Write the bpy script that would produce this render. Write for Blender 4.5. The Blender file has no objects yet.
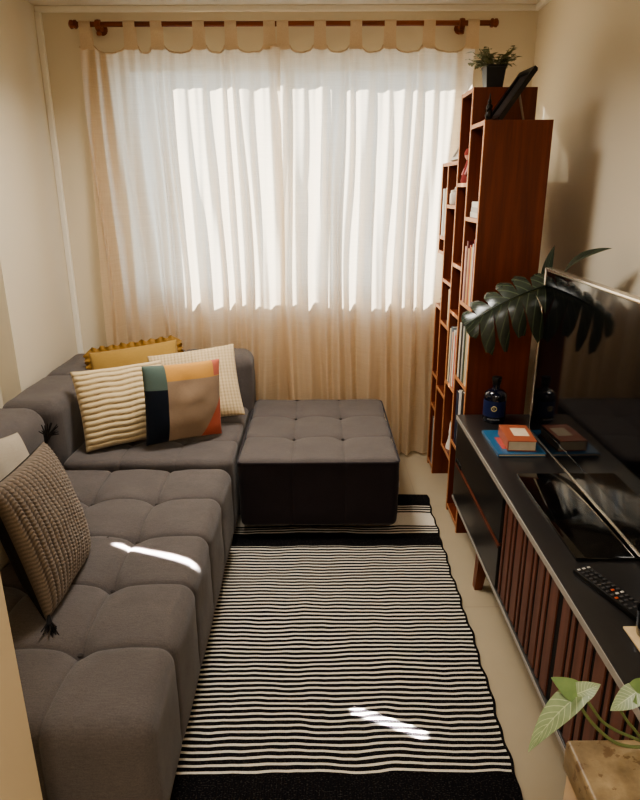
import bpy, bmesh, math, random
from math import sin, cos, pi, radians as RAD, exp, sqrt
from mathutils import Vector, Matrix, Euler, noise

random.seed(7)
SC = bpy.context.scene
COL = SC.collection

# ------------------------------------------------------------------ materials
class NT:
    """small helper around one material's node tree"""
    def __init__(s, name):
        s.m = bpy.data.materials.new(name); s.m.use_nodes = True
        s.t = s.m.node_tree; s.t.nodes.clear()
        s.out = s.t.nodes.new('ShaderNodeOutputMaterial')
    def n(s, typ, **k):
        nd = s.t.nodes.new(typ)
        for a, v in k.items(): setattr(nd, a, v)
        return nd
    def link(s, a, b): s.t.links.new(a, b)
    def put(s, sock, v):
        if isinstance(v, bpy.types.NodeSocket): s.link(v, sock)
        elif v is not None: sock.default_value = v
    def math(s, op, a, b=None, c=None, clamp=False):
        nd = s.n('ShaderNodeMath', operation=op); nd.use_clamp = clamp
        for i, v in enumerate((a, b, c)):
            if v is not None: s.put(nd.inputs[i], v)
        return nd.outputs[0]
    def mix(s, f, a, b, mode='MIX'):
        nd = s.n('ShaderNodeMix', data_type='RGBA', blend_type=mode)
        s.put(nd.inputs[0], f); s.put(nd.inputs[6], rgba(a)); s.put(nd.inputs[7], rgba(b))
        return nd.outputs[2]
    def coord(s, kind='Object', scale=None):
        tc = s.n('ShaderNodeTexCoord').outputs[kind]
        if scale is None: return tc
        mp = s.n('ShaderNodeMapping'); mp.inputs['Scale'].default_value = scale
        s.link(tc, mp.inputs['Vector']); return mp.outputs[0]
    def sep(s, v):
        nd = s.n('ShaderNodeSeparateXYZ'); s.link(v, nd.inputs[0]); return nd.outputs
    def noise(s, vec, scale, detail=3, rough=.5):
        nd = s.n('ShaderNodeTexNoise'); s.link(vec, nd.inputs['Vector'])
        nd.inputs['Scale'].default_value = scale; nd.inputs['Detail'].default_value = detail
        nd.inputs['Roughness'].default_value = rough
        return nd.outputs[0]
    def ramp(s, f, stops, interp='LINEAR'):
        nd = s.n('ShaderNodeValToRGB'); cr = nd.color_ramp; cr.interpolation = interp
        while len(cr.elements) < len(stops): cr.elements.new(.5)
        for e, (p, c) in zip(cr.elements, stops): e.position = p; e.color = rgba(c)
        s.link(f, nd.inputs[0]); return nd.outputs[0]
    def bump(s, h, strength=.3, dist=.002):
        nd = s.n('ShaderNodeBump'); s.link(h, nd.inputs['Height'])
        nd.inputs['Strength'].default_value = strength; nd.inputs['Distance'].default_value = dist
        return nd.outputs[0]
    def bsdf(s, color, rough=.6, metal=0, normal=None, spec=.5, sheen=0, coat=0, coat_r=.1, trans=0, ior=1.45, emit=None):
        b = s.n('ShaderNodeBsdfPrincipled')
        s.put(b.inputs['Base Color'], rgba(color)); s.put(b.inputs['Roughness'], rough)
        b.inputs['Metallic'].default_value = metal; b.inputs['Specular IOR Level'].default_value = spec
        b.inputs['Sheen Weight'].default_value = sheen; b.inputs['Coat Weight'].default_value = coat
        b.inputs['Coat Roughness'].default_value = coat_r; b.inputs['Transmission Weight'].default_value = trans
        b.inputs['IOR'].default_value = ior
        if normal is not None: s.link(normal, b.inputs['Normal'])
        return b.outputs[0]
    def done(s, sh): s.link(sh, s.out.inputs[0]); return s.m

def rgba(c):
    if isinstance(c, (tuple, list)) and len(c) == 3: return (*c, 1)
    return c
def srgb(r, g, b):
    f = lambda v: (v/255/12.92) if v <= 10.3 else ((v/255+.055)/1.055)**2.4
    return (f(r), f(g), f(b))

_plain = {}
def plain(name, color, rough=.6, metal=0, spec=.5, coat=0, grain=.06):
    """simple procedural surface: colour broken up a little by noise"""
    if name in _plain: return _plain[name]
    t = NT(name); v = t.coord('Object')
    nz = t.noise(v, 35, 3)
    dark = tuple(c*(1-grain*2) for c in color); lite = tuple(min(1, c*(1+grain*2)) for c in color)
    c = t.mix(nz, dark, lite)
    _plain[name] = t.done(t.bsdf(c, rough, metal, spec=spec, coat=coat))
    return _plain[name]

def mat_wall(name, color, bump=.12):
    t = NT(name); v = t.coord('Object')
    c = t.mix(t.noise(v, 1.3, 3), tuple(x*.95 for x in color), tuple(min(1, x*1.03) for x in color))
    return t.done(t.bsdf(c, .75, normal=t.bump(t.noise(v, 160, 4), bump, .002), spec=.25))

def mat_floor():
    t = NT('floor_tiles'); v = t.coord('Object'); x, y, z = t.sep(v)
    def joint(a, off):
        f = t.math('FRACT', t.math('DIVIDE', t.math('SUBTRACT', a, off), .858))
        d = t.math('ABSOLUTE', t.math('SUBTRACT', f, .5))
        return t.math('GREATER_THAN', d, .5-.0022)
    j = t.math('MAXIMUM', joint(x, .530), joint(y, 2.166))
    base = t.mix(t.noise(v, 2.2, 5), srgb(166, 152, 128), srgb(184, 170, 146))
    c = t.mix(j, base, srgb(150, 135, 113))
    r = t.math('MULTIPLY_ADD', j, .4, .2)
    return t.done(t.bsdf(c, r, normal=t.bump(t.math('SUBTRACT', 1, j), .3, .001)))

def mat_fabric(name, c0, c1, scale=300, bump=.35, sheen=.15):
    t = NT(name); v = t.coord('Object')
    fine = t.noise(v, scale, 2, .7); mid = t.noise(v, 9, 3)
    streak = t.noise(t.coord('Object', (40, 260, 260)), 1, 2)
    f = t.math('MULTIPLY_ADD', fine, .62, t.math('MULTIPLY', streak, .36), clamp=True)
    c = t.mix(f, c0, c1)
    c = t.mix(t.math('MULTIPLY', mid, .35), c, tuple(a*.72 for a in c0))
    at = t.n('ShaderNodeAttribute'); at.attribute_name = 'seam'
    c = t.mix(t.math('MULTIPLY', at.outputs['Fac'], .72), c, tuple(a*.25 for a in c0))
    return t.done(t.bsdf(c, .92, normal=t.bump(t.math('ADD', fine, t.math('MULTIPLY', mid, 2.2)), bump, .004), spec=.15, sheen=sheen))

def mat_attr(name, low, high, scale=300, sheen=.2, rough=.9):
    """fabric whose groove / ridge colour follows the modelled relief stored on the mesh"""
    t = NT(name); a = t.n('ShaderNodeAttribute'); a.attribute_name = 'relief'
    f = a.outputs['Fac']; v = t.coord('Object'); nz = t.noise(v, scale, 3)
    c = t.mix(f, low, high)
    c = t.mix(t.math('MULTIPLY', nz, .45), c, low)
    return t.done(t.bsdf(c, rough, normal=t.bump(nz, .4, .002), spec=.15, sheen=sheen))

def mat_wood(name, c0, c1, axis='Z', rough=.42, scale=1.0, coat=0):
    t = NT(name)
    sc = {'Z': (26, 26, 1.6), 'X': (1.6, 26, 26), 'Y': (26, 1.6, 26)}[axis]
    v = t.coord('Object', tuple(s*scale for s in sc))
    a = t.noise(v, 1.2, 6, .62); b = t.noise(v, 6, 3)
    c = t.ramp(a, [(.3, c0), (.7, c1)])
    c = t.mix(t.math('MULTIPLY', b, .3), c, c0)
    return t.done(t.bsdf(c, rough, normal=t.bump(b, .08, .001), spec=.4, coat=coat))

def mat_curtain():
    t = NT('sheer_cream_cloth'); v = t.coord('Object')
    x, y, z = t.sep(v)
    weave_h = t.noise(t.coord('Object', (6, 6, 240)), 1, 3)
    weave_v = t.noise(t.coord('Object', (240, 6, 6)), 1, 3)
    w = t.math('MULTIPLY_ADD', weave_h, .6, t.math('MULTIPLY', weave_v, .4))
    c = t.mix(w, srgb(210, 184, 150), srgb(242, 226, 202))
    d = t.n('ShaderNodeBsdfDiffuse'); t.put(d.inputs[0], c)
    tr = t.n('ShaderNodeBsdfTranslucent'); t.put(tr.inputs[0], t.mix(.35, c, (1, .95, .88)))
    m1 = t.n('ShaderNodeMixShader'); m1.inputs[0].default_value = .62
    t.link(d.outputs[0], m1.inputs[1]); t.link(tr.outputs[0], m1.inputs[2])
    tp = t.n('ShaderNodeBsdfTransparent'); tp.inputs[0].default_value = (1, .96, .9, 1)
    m2 = t.n('ShaderNodeMixShader')
    t.put(m2.inputs[0], t.math('MULTIPLY_ADD', w, -.10, .088, clamp=True))
    t.link(m1.outputs[0], m2.inputs[1]); t.link(tp.outputs[0], m2.inputs[2])
    return t.done(m2.outputs[0])

def mat_double_cloth():
    t = NT('doubled_cream_cloth'); v = t.coord('Object')
    c = t.mix(t.noise(v, 200, 3), srgb(214, 192, 162), srgb(236, 218, 192))
    d = t.n('ShaderNodeBsdfDiffuse'); t.put(d.inputs[0], c)
    tr = t.n('ShaderNodeBsdfTranslucent'); t.put(tr.inputs[0], c)
    m = t.n('ShaderNodeMixShader'); m.inputs[0].default_value = .3
    t.link(d.outputs[0], m.inputs[1]); t.link(tr.outputs[0], m.inputs[2])
    return t.done(m.outputs[0])

def mat_glass():
    t = NT('window_glass'); g = t.n('ShaderNodeBsdfGlossy'); g.inputs['Roughness'].default_value = .02
    tp = t.n('ShaderNodeBsdfTransparent'); tp.inputs[0].default_value = (.96, .98, .98, 1)
    m = t.n('ShaderNodeMixShader'); m.inputs[0].default_value = .06
    t.link(tp.outputs[0], m.inputs[1]); t.link(g.outputs[0], m.inputs[2])
    return t.done(m.outputs[0])

def mat_rug():
    t = NT('striped_cotton_rug'); v = t.coord('Object'); x, y, z = t.sep(v)
    warp = t.math('SUBTRACT', t.noise(t.coord('Object', (3.2, 2.0, 1)), 1, 3), .5)
    warp2 = t.math('SUBTRACT', t.noise(t.coord('Object', (9, 5, 1)), 1, 2), .5)
    yy = t.math('ADD', y, t.math('MULTIPLY_ADD', warp, .045, t.math('MULTIPLY', warp2, .010)))
    per = .0229
    fr = t.math('FRACT', t.math('DIVIDE', t.math('SUBTRACT', yy, 1.398), per))
    # white share grows away from the camera end, as in the weave
    duty = t.math('MULTIPLY_ADD', t.math('SUBTRACT', y, 1.4), .075, .36)
    stripe = t.math('LESS_THAN', fr, duty)
    mid = t.math('MULTIPLY', t.math('GREATER_THAN', yy, 1.398), t.math('LESS_THAN', yy, 2.615))
    far = t.math('DIVIDE', t.math('SUBTRACT', yy, 2.60), .6)
    W, K = (1, 1, 1), (0, 0, 0)
    bands = [(2.60, 0), (2.735, 1), (2.746, 0), (2.758, 1), (2.769, 0), (2.781, 1), (2.790, 0), (2.806, 1), (2.93, 0),
             (2.944, 1), (2.955, 0), (2.968, 1), (2.979, 0), (2.992, 1), (3.003, 0)]
    fw = t.ramp(far, [(max(0, (b-2.60)/.6), W if w else K) for b, w in bands], 'CONSTANT')
    farm = t.math('GREATER_THAN', yy, 2.62)
    white = t.math('MAXIMUM', t.math('MULTIPLY', stripe, mid), t.math('MULTIPLY', fw, farm))
    edge = t.math('GREATER_THAN', t.sep(t.coord('UV'))[0], .993)      # dark selvedge
    white = t.math('MULTIPLY', white, t.math('SUBTRACT', 1, edge))
    rib = t.n('ShaderNodeTexWave', wave_type='BANDS', bands_direction='X'); rib.inputs['Scale'].default_value = 44
    rib.inputs['Distortion'].default_value = .6; t.link(v, rib.inputs['Vector'])
    dots = t.noise(t.coord('Object', (150, 260, 1)), 1, 2)
    kcol = t.mix(t.math('MULTIPLY', t.math('GREATER_THAN', dots, .60), .5), srgb(20, 18, 20), srgb(74, 70, 66))
    wcol = t.mix(t.noise(v, 220, 2), srgb(190, 180, 164), srgb(236, 228, 214))
    c = t.mix(white, kcol, wcol)
    h = t.math('MULTIPLY_ADD', rib.outputs[1], .5, t.math('MULTIPLY', white, .6))
    return t.done(t.bsdf(c, .95, normal=t.bump(h, .5, .003), spec=.1))

def mat_travertine():
    t = NT('travertine'); v = t.coord('Object')
    a = t.noise(v, 14, 6, .65); b = t.noise(v, 48, 4, .6)
    c = t.ramp(a, [(.3, srgb(108, 90, 66)), (.5, srgb(140, 120, 90)), (.7, srgb(166, 146, 114))])
    c = t.mix(t.math('MULTIPLY', t.math('LESS_THAN', b, .40), .6), c, srgb(90, 62, 36))
    return t.done(t.bsdf(c, .38, normal=t.bump(b, .12, .001)))

def mat_leaf(name, c0, c1, scale=40, gloss=.4, vein=None):
    t = NT(name); uv = t.coord('UV'); x, y, z = t.sep(uv)
    v = t.coord('Object'); nz = t.noise(v, scale, 4, .6)
    c = t.mix(nz, c0, c1)
    if vein:
        s = t.math('ABSOLUTE', t.math('SUBTRACT', x, .5))
        wv = t.math('FRACT', t.math('MULTIPLY', t.math('SUBTRACT', y, t.math('MULTIPLY', s, .55)), 9))
        ln = t.math('GREATER_THAN', wv, .86)
        mid = t.math('LESS_THAN', s, .018)
        c = t.mix(t.math('MULTIPLY', t.math('MAXIMUM', ln, mid), .55), c, vein)
    return t.done(t.bsdf(c, gloss, spec=.5))

def mat_patchwork():
    t = NT('patchwork_cotton'); uv = t.coord('UV'); x, y, z = t.sep(uv)
    nz = t.noise(t.coord('Object'), 260, 3)
    gt = lambda a, b: t.math('GREATER_THAN', a, b)
    c = t.mix(t.noise(t.coord('Object'), 12, 4), srgb(150, 126, 104), srgb(176, 152, 128))
    tri = t.math('LESS_THAN', y, t.math('MULTIPLY', t.math('SUBTRACT', x, .68), 1.75))
    c = t.mix(tri, c, srgb(196, 104, 82))
    c = t.mix(gt(y, .80), c, srgb(208, 156, 88))
    c = t.mix(t.math('MULTIPLY', gt(y, .81), gt(x, .885)), c, srgb(196, 112, 92))
    left = t.math('LESS_THAN', x, .265)
    c = t.mix(left, c, srgb(22, 28, 40))
    c = t.mix(t.math('MULTIPLY', left, gt(y, .70)), c, srgb(96, 112, 104))
    c = t.mix(t.math('MULTIPLY', nz, .3), c, (.02, .02, .02))
    return t.done(t.bsdf(c, .9, normal=t.bump(nz, .3, .002), spec=.15, sheen=.1))

def mat_tv_screen():
    t = NT('black_glass_screen'); v = t.coord('Object')
    r = t.math('MULTIPLY_ADD', t.noise(v, 3, 2), .03, .05)
    return t.done(t.bsdf((.004, .004, .005), r, spec=.5))

M = {}
M['wall'] = mat_wall('cream_painted_wall', srgb(224, 214, 194))
M['ceiling'] = mat_wall('white_ceiling_paint', srgb(236, 228, 214))
M['trim'] = mat_wall('white_trim_paint', srgb(240, 236, 226), .04)
M['jamb'] = mat_wall('cream_jamb_paint', srgb(224, 206, 174))
M['floor'] = mat_floor()
M['sofa'] = mat_fabric('charcoal_melange_upholstery', srgb(58, 55, 55), srgb(128, 119, 115))
M['sofa_shaded'] = mat_fabric('charcoal_shaded_upholstery', srgb(36, 30, 33), srgb(56, 48, 52))  # near-black tone stands in for the shade on the ottoman's sides
M['button'] = plain('button_fabric', srgb(56, 50, 48), .9)
M['black_plastic'] = plain('black_plastic', srgb(18, 17, 18), .4)
M['rug'] = mat_rug()
M['curtain'] = mat_curtain()
M['curtain_double'] = mat_double_cloth()
M['glass'] = mat_glass()
M['alu'] = plain('white_window_frame', srgb(206, 206, 204), .4)
M['rod'] = mat_wood('curtain_rod_wood', srgb(96, 46, 20), srgb(150, 80, 38), 'X')
M['shelfwood'] = mat_wood('mahogany_veneer', srgb(84, 38, 22), srgb(120, 58, 34), 'Z')
M['shelfedge'] = mat_wood('mahogany_lit_edge', srgb(176, 116, 76), srgb(206, 150, 108), 'Y')  # same wood, paler to paint in the curtain light on front edges
M['slatwood'] = mat_wood('slat_walnut', srgb(88, 54, 44), srgb(124, 80, 66), 'Z')
M['legwood'] = mat_wood('leg_walnut', srgb(96, 52, 34), srgb(132, 76, 50), 'Z')
M['console'] = plain('black_satin_lacquer', srgb(42, 40, 40), .32, coat=.2)
M['consoleedge'] = plain('grey_edge_highlight', srgb(158, 152, 144), .3)  # pale grey paints the highlight along the console's edges
M['recess'] = plain('black_recess', srgb(12, 10, 10), .8)
M['handlewood'] = mat_wood('handle_walnut', srgb(84, 44, 30), srgb(106, 60, 42), 'Y')
M['screen'] = mat_tv_screen()
M['tvframe'] = plain('champagne_metal_frame', srgb(222, 214, 200), .22, metal=.85)
M['tvback'] = plain('tv_back_plastic', srgb(24, 24, 26), .5)
M['gloss'] = plain('piano_black_gloss', srgb(10, 10, 11), .06, coat=.6)
M['travertine'] = mat_travertine()
M['stoneside'] = mat_wall('stone_side', srgb(196, 172, 144), .2)
M['monstera'] = mat_leaf('monstera_leaf', srgb(30, 38, 31), srgb(58, 66, 56), 30, .25, srgb(96, 110, 84))
M['pothos'] = mat_leaf('pothos_leaf', srgb(104, 122, 84), srgb(150, 164, 128), 60, .4, srgb(190, 198, 162))
M['pothos_dark'] = mat_leaf('pothos_leaf_underside', srgb(84, 108, 62), srgb(122, 144, 92), 60, .45)
M['stem'] = plain('green_stem', srgb(98, 108, 66), .5)
M['smallleaf'] = mat_leaf('small_variegated_leaf', srgb(84, 94, 58), srgb(160, 160, 122), 90, .5)
M['soil'] = plain('potting_soil', srgb(44, 32, 24), .95)
M['blackpot'] = plain('black_pot_plastic', srgb(22, 22, 26), .35)
M['terracotta'] = plain('terracotta', srgb(160, 92, 60), .8)
M['paper'] = plain('book_paper', srgb(214, 200, 176), .85)

# ------------------------------------------------------------------ mesh helpers
def box(bm, x0, x1, y0, y1, z0, z1, bev=0, seg=2):
    r = bmesh.ops.create_cube(bm, size=1)
    vs = r['verts']
    for v in vs:
        v.co = Vector((x0+(v.co.x+.5)*(x1-x0), y0+(v.co.y+.5)*(y1-y0), z0+(v.co.z+.5)*(z1-z0)))
    if bev > 0:
        es = list({e for v in vs for e in v.link_edges})
        bmesh.ops.bevel(bm, geom=es, offset=bev, segments=seg, affect='EDGES', profile=.5)
    return bm
def tube(bm, pts, r, seg=8, cap=True):
    """round tube along a polyline; r is one radius or one per point"""
    pts = [Vector(p) for p in pts]; n = len(pts)
    rs = r if isinstance(r, (list, tuple)) else [r]*n
    prev = None; rings = []
    for i, p in enumerate(pts):
        d = (pts[min(i+1, n-1)]-pts[max(i-1, 0)]).normalized()
        if prev is None:
            a = d.cross(Vector((0, 0, 1)) if abs(d.z) < .9 else Vector((1, 0, 0))).normalized()
        else:
            a = (prev-d*prev.dot(d)).normalized()
        prev = a; b = d.cross(a)
        rings.append([bm.verts.new(p+(a*cos(2*pi*k/seg)+b*sin(2*pi*k/seg))*rs[i]) for k in range(seg)])
    for i in range(n-1):
        for k in range(seg):
            bm.faces.new((rings[i][k], rings[i][(k+1) % seg], rings[i+1][(k+1) % seg], rings[i+1][k]))
    if cap:
        bm.faces.new(rings[0][::-1]); bm.faces.new(rings[-1])
    return bm
def lathe(bm, prof, seg=28, c=(0, 0, 0), axis='Z'):
    rings = []
    for r, h in prof:
        ring = []
        for k in range(seg):
            a = 2*pi*k/seg
            p = (r*cos(a), r*sin(a), h)
            if axis == 'X': p = (h, r*cos(a), r*sin(a))
            if axis == 'Y': p = (r*cos(a), h, r*sin(a))
            ring.append(bm.verts.new(Vector(c)+Vector(p)))
        rings.append(ring)
    for i in range(len(rings)-1):
        for k in range(seg):
            try: bm.faces.new((rings[i][k], rings[i][(k+1) % seg], rings[i+1][(k+1) % seg], rings[i+1][k]))
            except ValueError: pass
    for ring in (rings[0], rings[-1]):
        try: bm.faces.new(ring)
        except ValueError: pass
    return bm
def grid(bm, nu, nv, fn, uv=True):
    """fn(u,v) with u,v in 0..1 -> point"""
    V = [[bm.verts.new(fn(i/nu, j/nv)) for i in range(nu+1)] for j in range(nv+1)]
    lay = bm.loops.layers.uv.verify() if uv else None
    for j in range(nv):
        for i in range(nu):
            f = bm.faces.new((V[j][i], V[j][i+1], V[j+1][i+1], V[j+1][i]))
            if lay:
                for l, (a, b) in zip(f.loops, ((i, j), (i+1, j), (i+1, j+1), (i, j+1))): l[lay].uv = (a/nu, b/nv)
    return V
def prism(bm, poly, axis, a, b):
    """extrude a 2-D polygon along an axis between a and b"""
    def P(p, h):
        return {'X': (h, p[0], p[1]), 'Y': (p[0], h, p[1]), 'Z': (p[0], p[1], h)}[axis]
    A = [bm.verts.new(P(p, a)) for p in poly]; B = [bm.verts.new(P(p, b)) for p in poly]
    n = len(poly)
    for i in range(n): bm.faces.new((A[i], A[(i+1) % n], B[(i+1) % n], B[i]))
    bm.faces.new(A[::-1]); bm.faces.new(B)
    return bm
def nb(fn=None, *a, **k):
    bm = bmesh.new()
    if fn: fn(bm, *a, **k)
    return bm

def obj(name, bm, mat, parent=None, smooth=True, world=True, angle=40, label=None):
    """link a bmesh as one object; world coordinates are shifted into the parent's frame"""
    if len(bm.faces): bmesh.ops.recalc_face_normals(bm, faces=bm.faces[:])
    me = bpy.data.meshes.new(name); bm.to_mesh(me); bm.free()
    o = bpy.data.objects.new(name, me); COL.objects.link(o)
    for m in (mat if isinstance(mat, (list, tuple)) else [mat]): me.materials.append(m)
    if smooth:
        me.polygons.foreach_set('use_smooth', [True]*len(me.polygons))
        if angle: me.set_sharp_from_angle(angle=RAD(angle))
    if parent is not None:
        o.parent = parent
        if world:
            q = parent; off = Vector((0, 0, 0))
            while q is not None: off += q.location; q = q.parent
            me.transform(Matrix.Translation(-off))
    if label: o['label'] = label
    return o
def tag(o, label, cat, group=None, kind=None):
    o['label'] = label; o['category'] = cat
    if group: o['group'] = group
    if kind: o['kind'] = kind
    return o
def thing(name, label, cat, loc=(0, 0, 0), rot=(0, 0, 0), group=None):
    o = bpy.data.objects.new(name, None); COL.objects.link(o)
    o.location = loc; o.rotation_euler = rot; o.empty_display_size = .05
    return tag(o, label, cat, group)
def struct(name, bm, mat, parent=None, smooth=False):
    o = obj(name, bm, mat, parent, smooth)
    if parent is None: o['kind'] = 'structure'
    return o
def dup(o, loc, label, parent=None):
    c = o.copy(); COL.objects.link(c)
    if parent is not None: c.parent = parent
    else:
        c.location = loc
        c['label'] = label
    for ch in list(o.children): dup(ch, None, None, c)
    return c

# ------------------------------------------------------------------ the room
XL, XN, XR, YB, ZC = -1.457, -1.556, 1.160, 3.785, 2.504
struct('floor', nb(box, -1.8, 1.4, -1.7, 4.0, -.1, 0), M['floor'])
struct('ceiling', nb(box, -1.8, 1.4, -1.7, 4.0, ZC, ZC+.1), M['ceiling'])
WX0, WX1, WZ0, WZ1, YO = -1.10, .815, .965, 2.285, 3.925
bm = bmesh.new()
box(bm, -1.8, WX0, YB, YO, 0, ZC); box(bm, WX1, 1.4, YB, YO, 0, ZC)
box(bm, WX0, WX1, YB, YO, 0, WZ0); box(bm, WX0, WX1, YB, YO, WZ1, ZC)
struct('wall_far', bm, M['wall'])
bm = bmesh.new()
prism(bm, [(-1.8, -1.6), (XN, -1.6), (XN, 2.985), (XL, 2.985), (XL, YB), (-1.8, YB)], 'Z', 0, ZC)
struct('wall_left', bm, M['wall'])
struct('wall_right', nb(box, XR, 1.4, -1.6, YB, 0, ZC), M['wall'])
struct('wall_near', nb(box, -1.8, 1.4, -1.7, -1.6, 0, ZC), M['wall'])
struct('wall_stub', nb(box, XN-.02, -.577, .86, 1.0, 0, ZC, .004), M['jamb'])
# cornice, corner strip, baseboards
struct('trim_1', nb(box, XL, XR, YB-.022, YB, ZC-.03, ZC, .006), M['trim'])
struct('trim_2', nb(box, XL, XL+.030, YB-.030, YB-.001, 0, ZC-.03, .005), M['trim'])
struct('trim_3', nb(box, XR-.022, XR, -1.6, YB-.022, ZC-.03, ZC, .006), M['trim'])
struct('baseboard_far', nb(box, XL+.03, XR, YB-.012, YB, 0, .06, .003), M['trim'])
struct('baseboard_right', nb(box, XR-.012, XR, -1.6, YB-.012, 0, .06, .003), M['trim'])
# sliding window: fixed frame, two sashes with panes
wf = bmesh.new(); y0, y1, f = 3.845, 3.905, .04
box(wf, WX0, WX0+f, y0, y1, WZ0, WZ1, .004); box(wf, WX1-f, WX1, y0, y1, WZ0, WZ1, .004)
box(wf, WX0+f, WX1-f, y0, y1, WZ0, WZ0+f, .004); box(wf, WX0+f, WX1-f, y0, y1, WZ1-f, WZ1, .004)
win = struct('window_1', wf, M['alu'])
xm = (WX0+WX1)/2
for a, b, yy in ((WX0+f, xm+.025, 3.865), (xm-.025, WX1-f, 3.885)):
    s = bmesh.new(); w = .035
    box(s, a, a+w, yy-.01, yy+.01, WZ0+f, WZ1-f); box(s, b-w, b, yy-.01, yy+.01, WZ0+f, WZ1-f)
    box(s, a+w, b-w, yy-.01, yy+.01, WZ0+f, WZ0+f+w); box(s, a+w, b-w, yy-.01, yy+.01, WZ1-f-w, WZ1-f)
    so = obj('sash', s, M['alu'], win, False)
    obj('pane', nb(box, a+w, b-w, yy-.002, yy+.002, WZ0+f+w, WZ1-f-w), M['glass'], so, False)
struct('window_sill', nb(box, WX0-.01, WX1+.01, YB-.006, 3.845, WZ0-.02, WZ0, .003), M['trim'])
bpy.data.objects['window_sill'].name = 'trim_4'

# ------------------------------------------------------------------ curtains on their rod
YR, ZR = 3.700, 2.403
rod = thing('curtain_rod', 'brown wooden curtain rod with round finials above the window', 'curtain rod', (-.165, YR, ZR))
obj('pole', nb(tube, [(-1.222, YR, ZR), (.892, YR, ZR)], .0125, 14), M['rod'], rod)
for sx, x in ((-1, -1.222), (1, .892)):
    obj('finial', nb(lathe, [(.0, 0), (.016, .001), (.021, .006), (.021, .014), (.017, .018), (.02, .024), (.021, .034), (.012, .042), (0, .043)] if sx > 0 else
        [(.0, 0), (.016, -.001), (.021, -.006), (.021, -.014), (.017, -.018), (.02, -.024), (.021, -.034), (.012, -.042), (0, -.043)], 18, (x, YR, ZR), 'X'), M['rod'], rod)
for x in (-1.115, .748):
    b = bmesh.new()
    lathe(b, [(.015, -.014), (.025, -.012), (.027, 0), (.025, .012), (.015, .014)], 20, (x, YR, ZR-.004), 'X')
    tube(b, [(x, YR+.02, ZR-.006), (x, YB-.022, ZR-.012)], .011, 12)
    lathe(b, [(0, -.026), (.02, -.026), (.026, -.022), (.028, -.0225)], 18, (x, YB+.001, ZR-.012), 'Y')
    lathe(b, [(.0, -.045), (.012, -.044), (.014, -.034), (.010, -.026)], 14, (x, YR, ZR-.006))
    obj('bracket', b, M['rod'], rod)

def curtain(label, x0, x1, tabs, phase, seed, lay):
    t = thing('curtain', label, 'curtain', ((x0+x1)/2, YR, 0), group=None)
    tw = .034
    def ztop(x):
        for a in tabs:
            if abs(x-a) < tw: return 2.305
        for a, b in zip(tabs, tabs[1:]):
            if a+tw <= x <= b-tw:
                q = (x-a-tw)/(b-a-2*tw)
                return 2.305-.030*(1-abs(2*q-1)**3.2)**.7
        return 2.303
    def fold(x, z):
        k = (2.305-z)
        ph = 2*pi*(x+.012*sin(3.1*z+seed))/.088+phase
        w = sin(ph+1.5*sin(2*pi*x/.37+seed)+.5*sin(2.3*k+seed))
        w2 = sin(2*pi*x/.213+seed*1.7+.35*k)
        amp = .009+.023*min(1, k/.75)
        return amp*(.72*w+.55*w2)+.004*sin(2*pi*x/.05+seed)
    def P(u, v):
        x = x0+(x1-x0)*u
        z = .018+(ztop(x)-.018)*(1-v) if True else 0
        # side hems draw in slightly toward the bottom
        k = max(0, 2.3-z)
        xx = x-.010*k*abs(2*u-1)**3*(0 if abs(x+.196) < .3 else 1 if x > 0 else 1)
        e_ = max(0, 1-abs(x+.196)/.09)
        return (xx+.004*sin(5*z+x*30), YR+lay*e_+.066*max(0, (x-.795)/.047)**1.5+fold(x, z)*(1-max(0, min(1, (x-.78)/.06))*.8)*(1 if k > .02 else k/.02*.8+.2), z)
    obj('curtain_panel', nb(grid, 330, 70, P), M['curtain'], t, angle=0)
    N = 240; rim = []
    for k in range(N+1):
        p = P(k/N, 0); rim.append((p[0], p[1]-.001, p[2]-.003))
    obj('top_hem', nb(tube, rim, .0045, 6), M['curtain_double'], t, angle=0)
    for a in tabs:
        bm = bmesh.new(); w = tw-.004; prof = []
        for k in range(13):
            an = pi*k/12; prof.append((YR-.0165*cos(an), ZR+.0165*sin(an)))
        prof = [(YR-.006, 2.285), (YR-.012, 2.345)]+prof+[(YR+.012, 2.345), (YR+.004, 2.285)]
        def T(u, v, prof=prof, a=a):
            i = min(len(prof)-1, int(round(u*(len(prof)-1))))
            flare = 1+.18*max(0, (2.33-prof[i][1])/.05)
            return (a+(v-.5)*2*w*flare, prof[i][0], prof[i][1])
        grid(bm, len(prof)-1, 4, T)
        obj('tab', bm, M['curtain_double'], t, angle=0)
    return t
curtain('left sheer cream tab-top curtain panel, nearer the corner with the sofa', -1.222, -.185, [-1.182, -.956, -.818, -.602, -.438, -.240], .4, 1.3, -.016)
curtain('right sheer cream tab-top curtain panel, running behind the bookcase', -.205, .842, [-.172, .020, .205, .380, .581, .806], 1.9, 4.1, .016)

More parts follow.
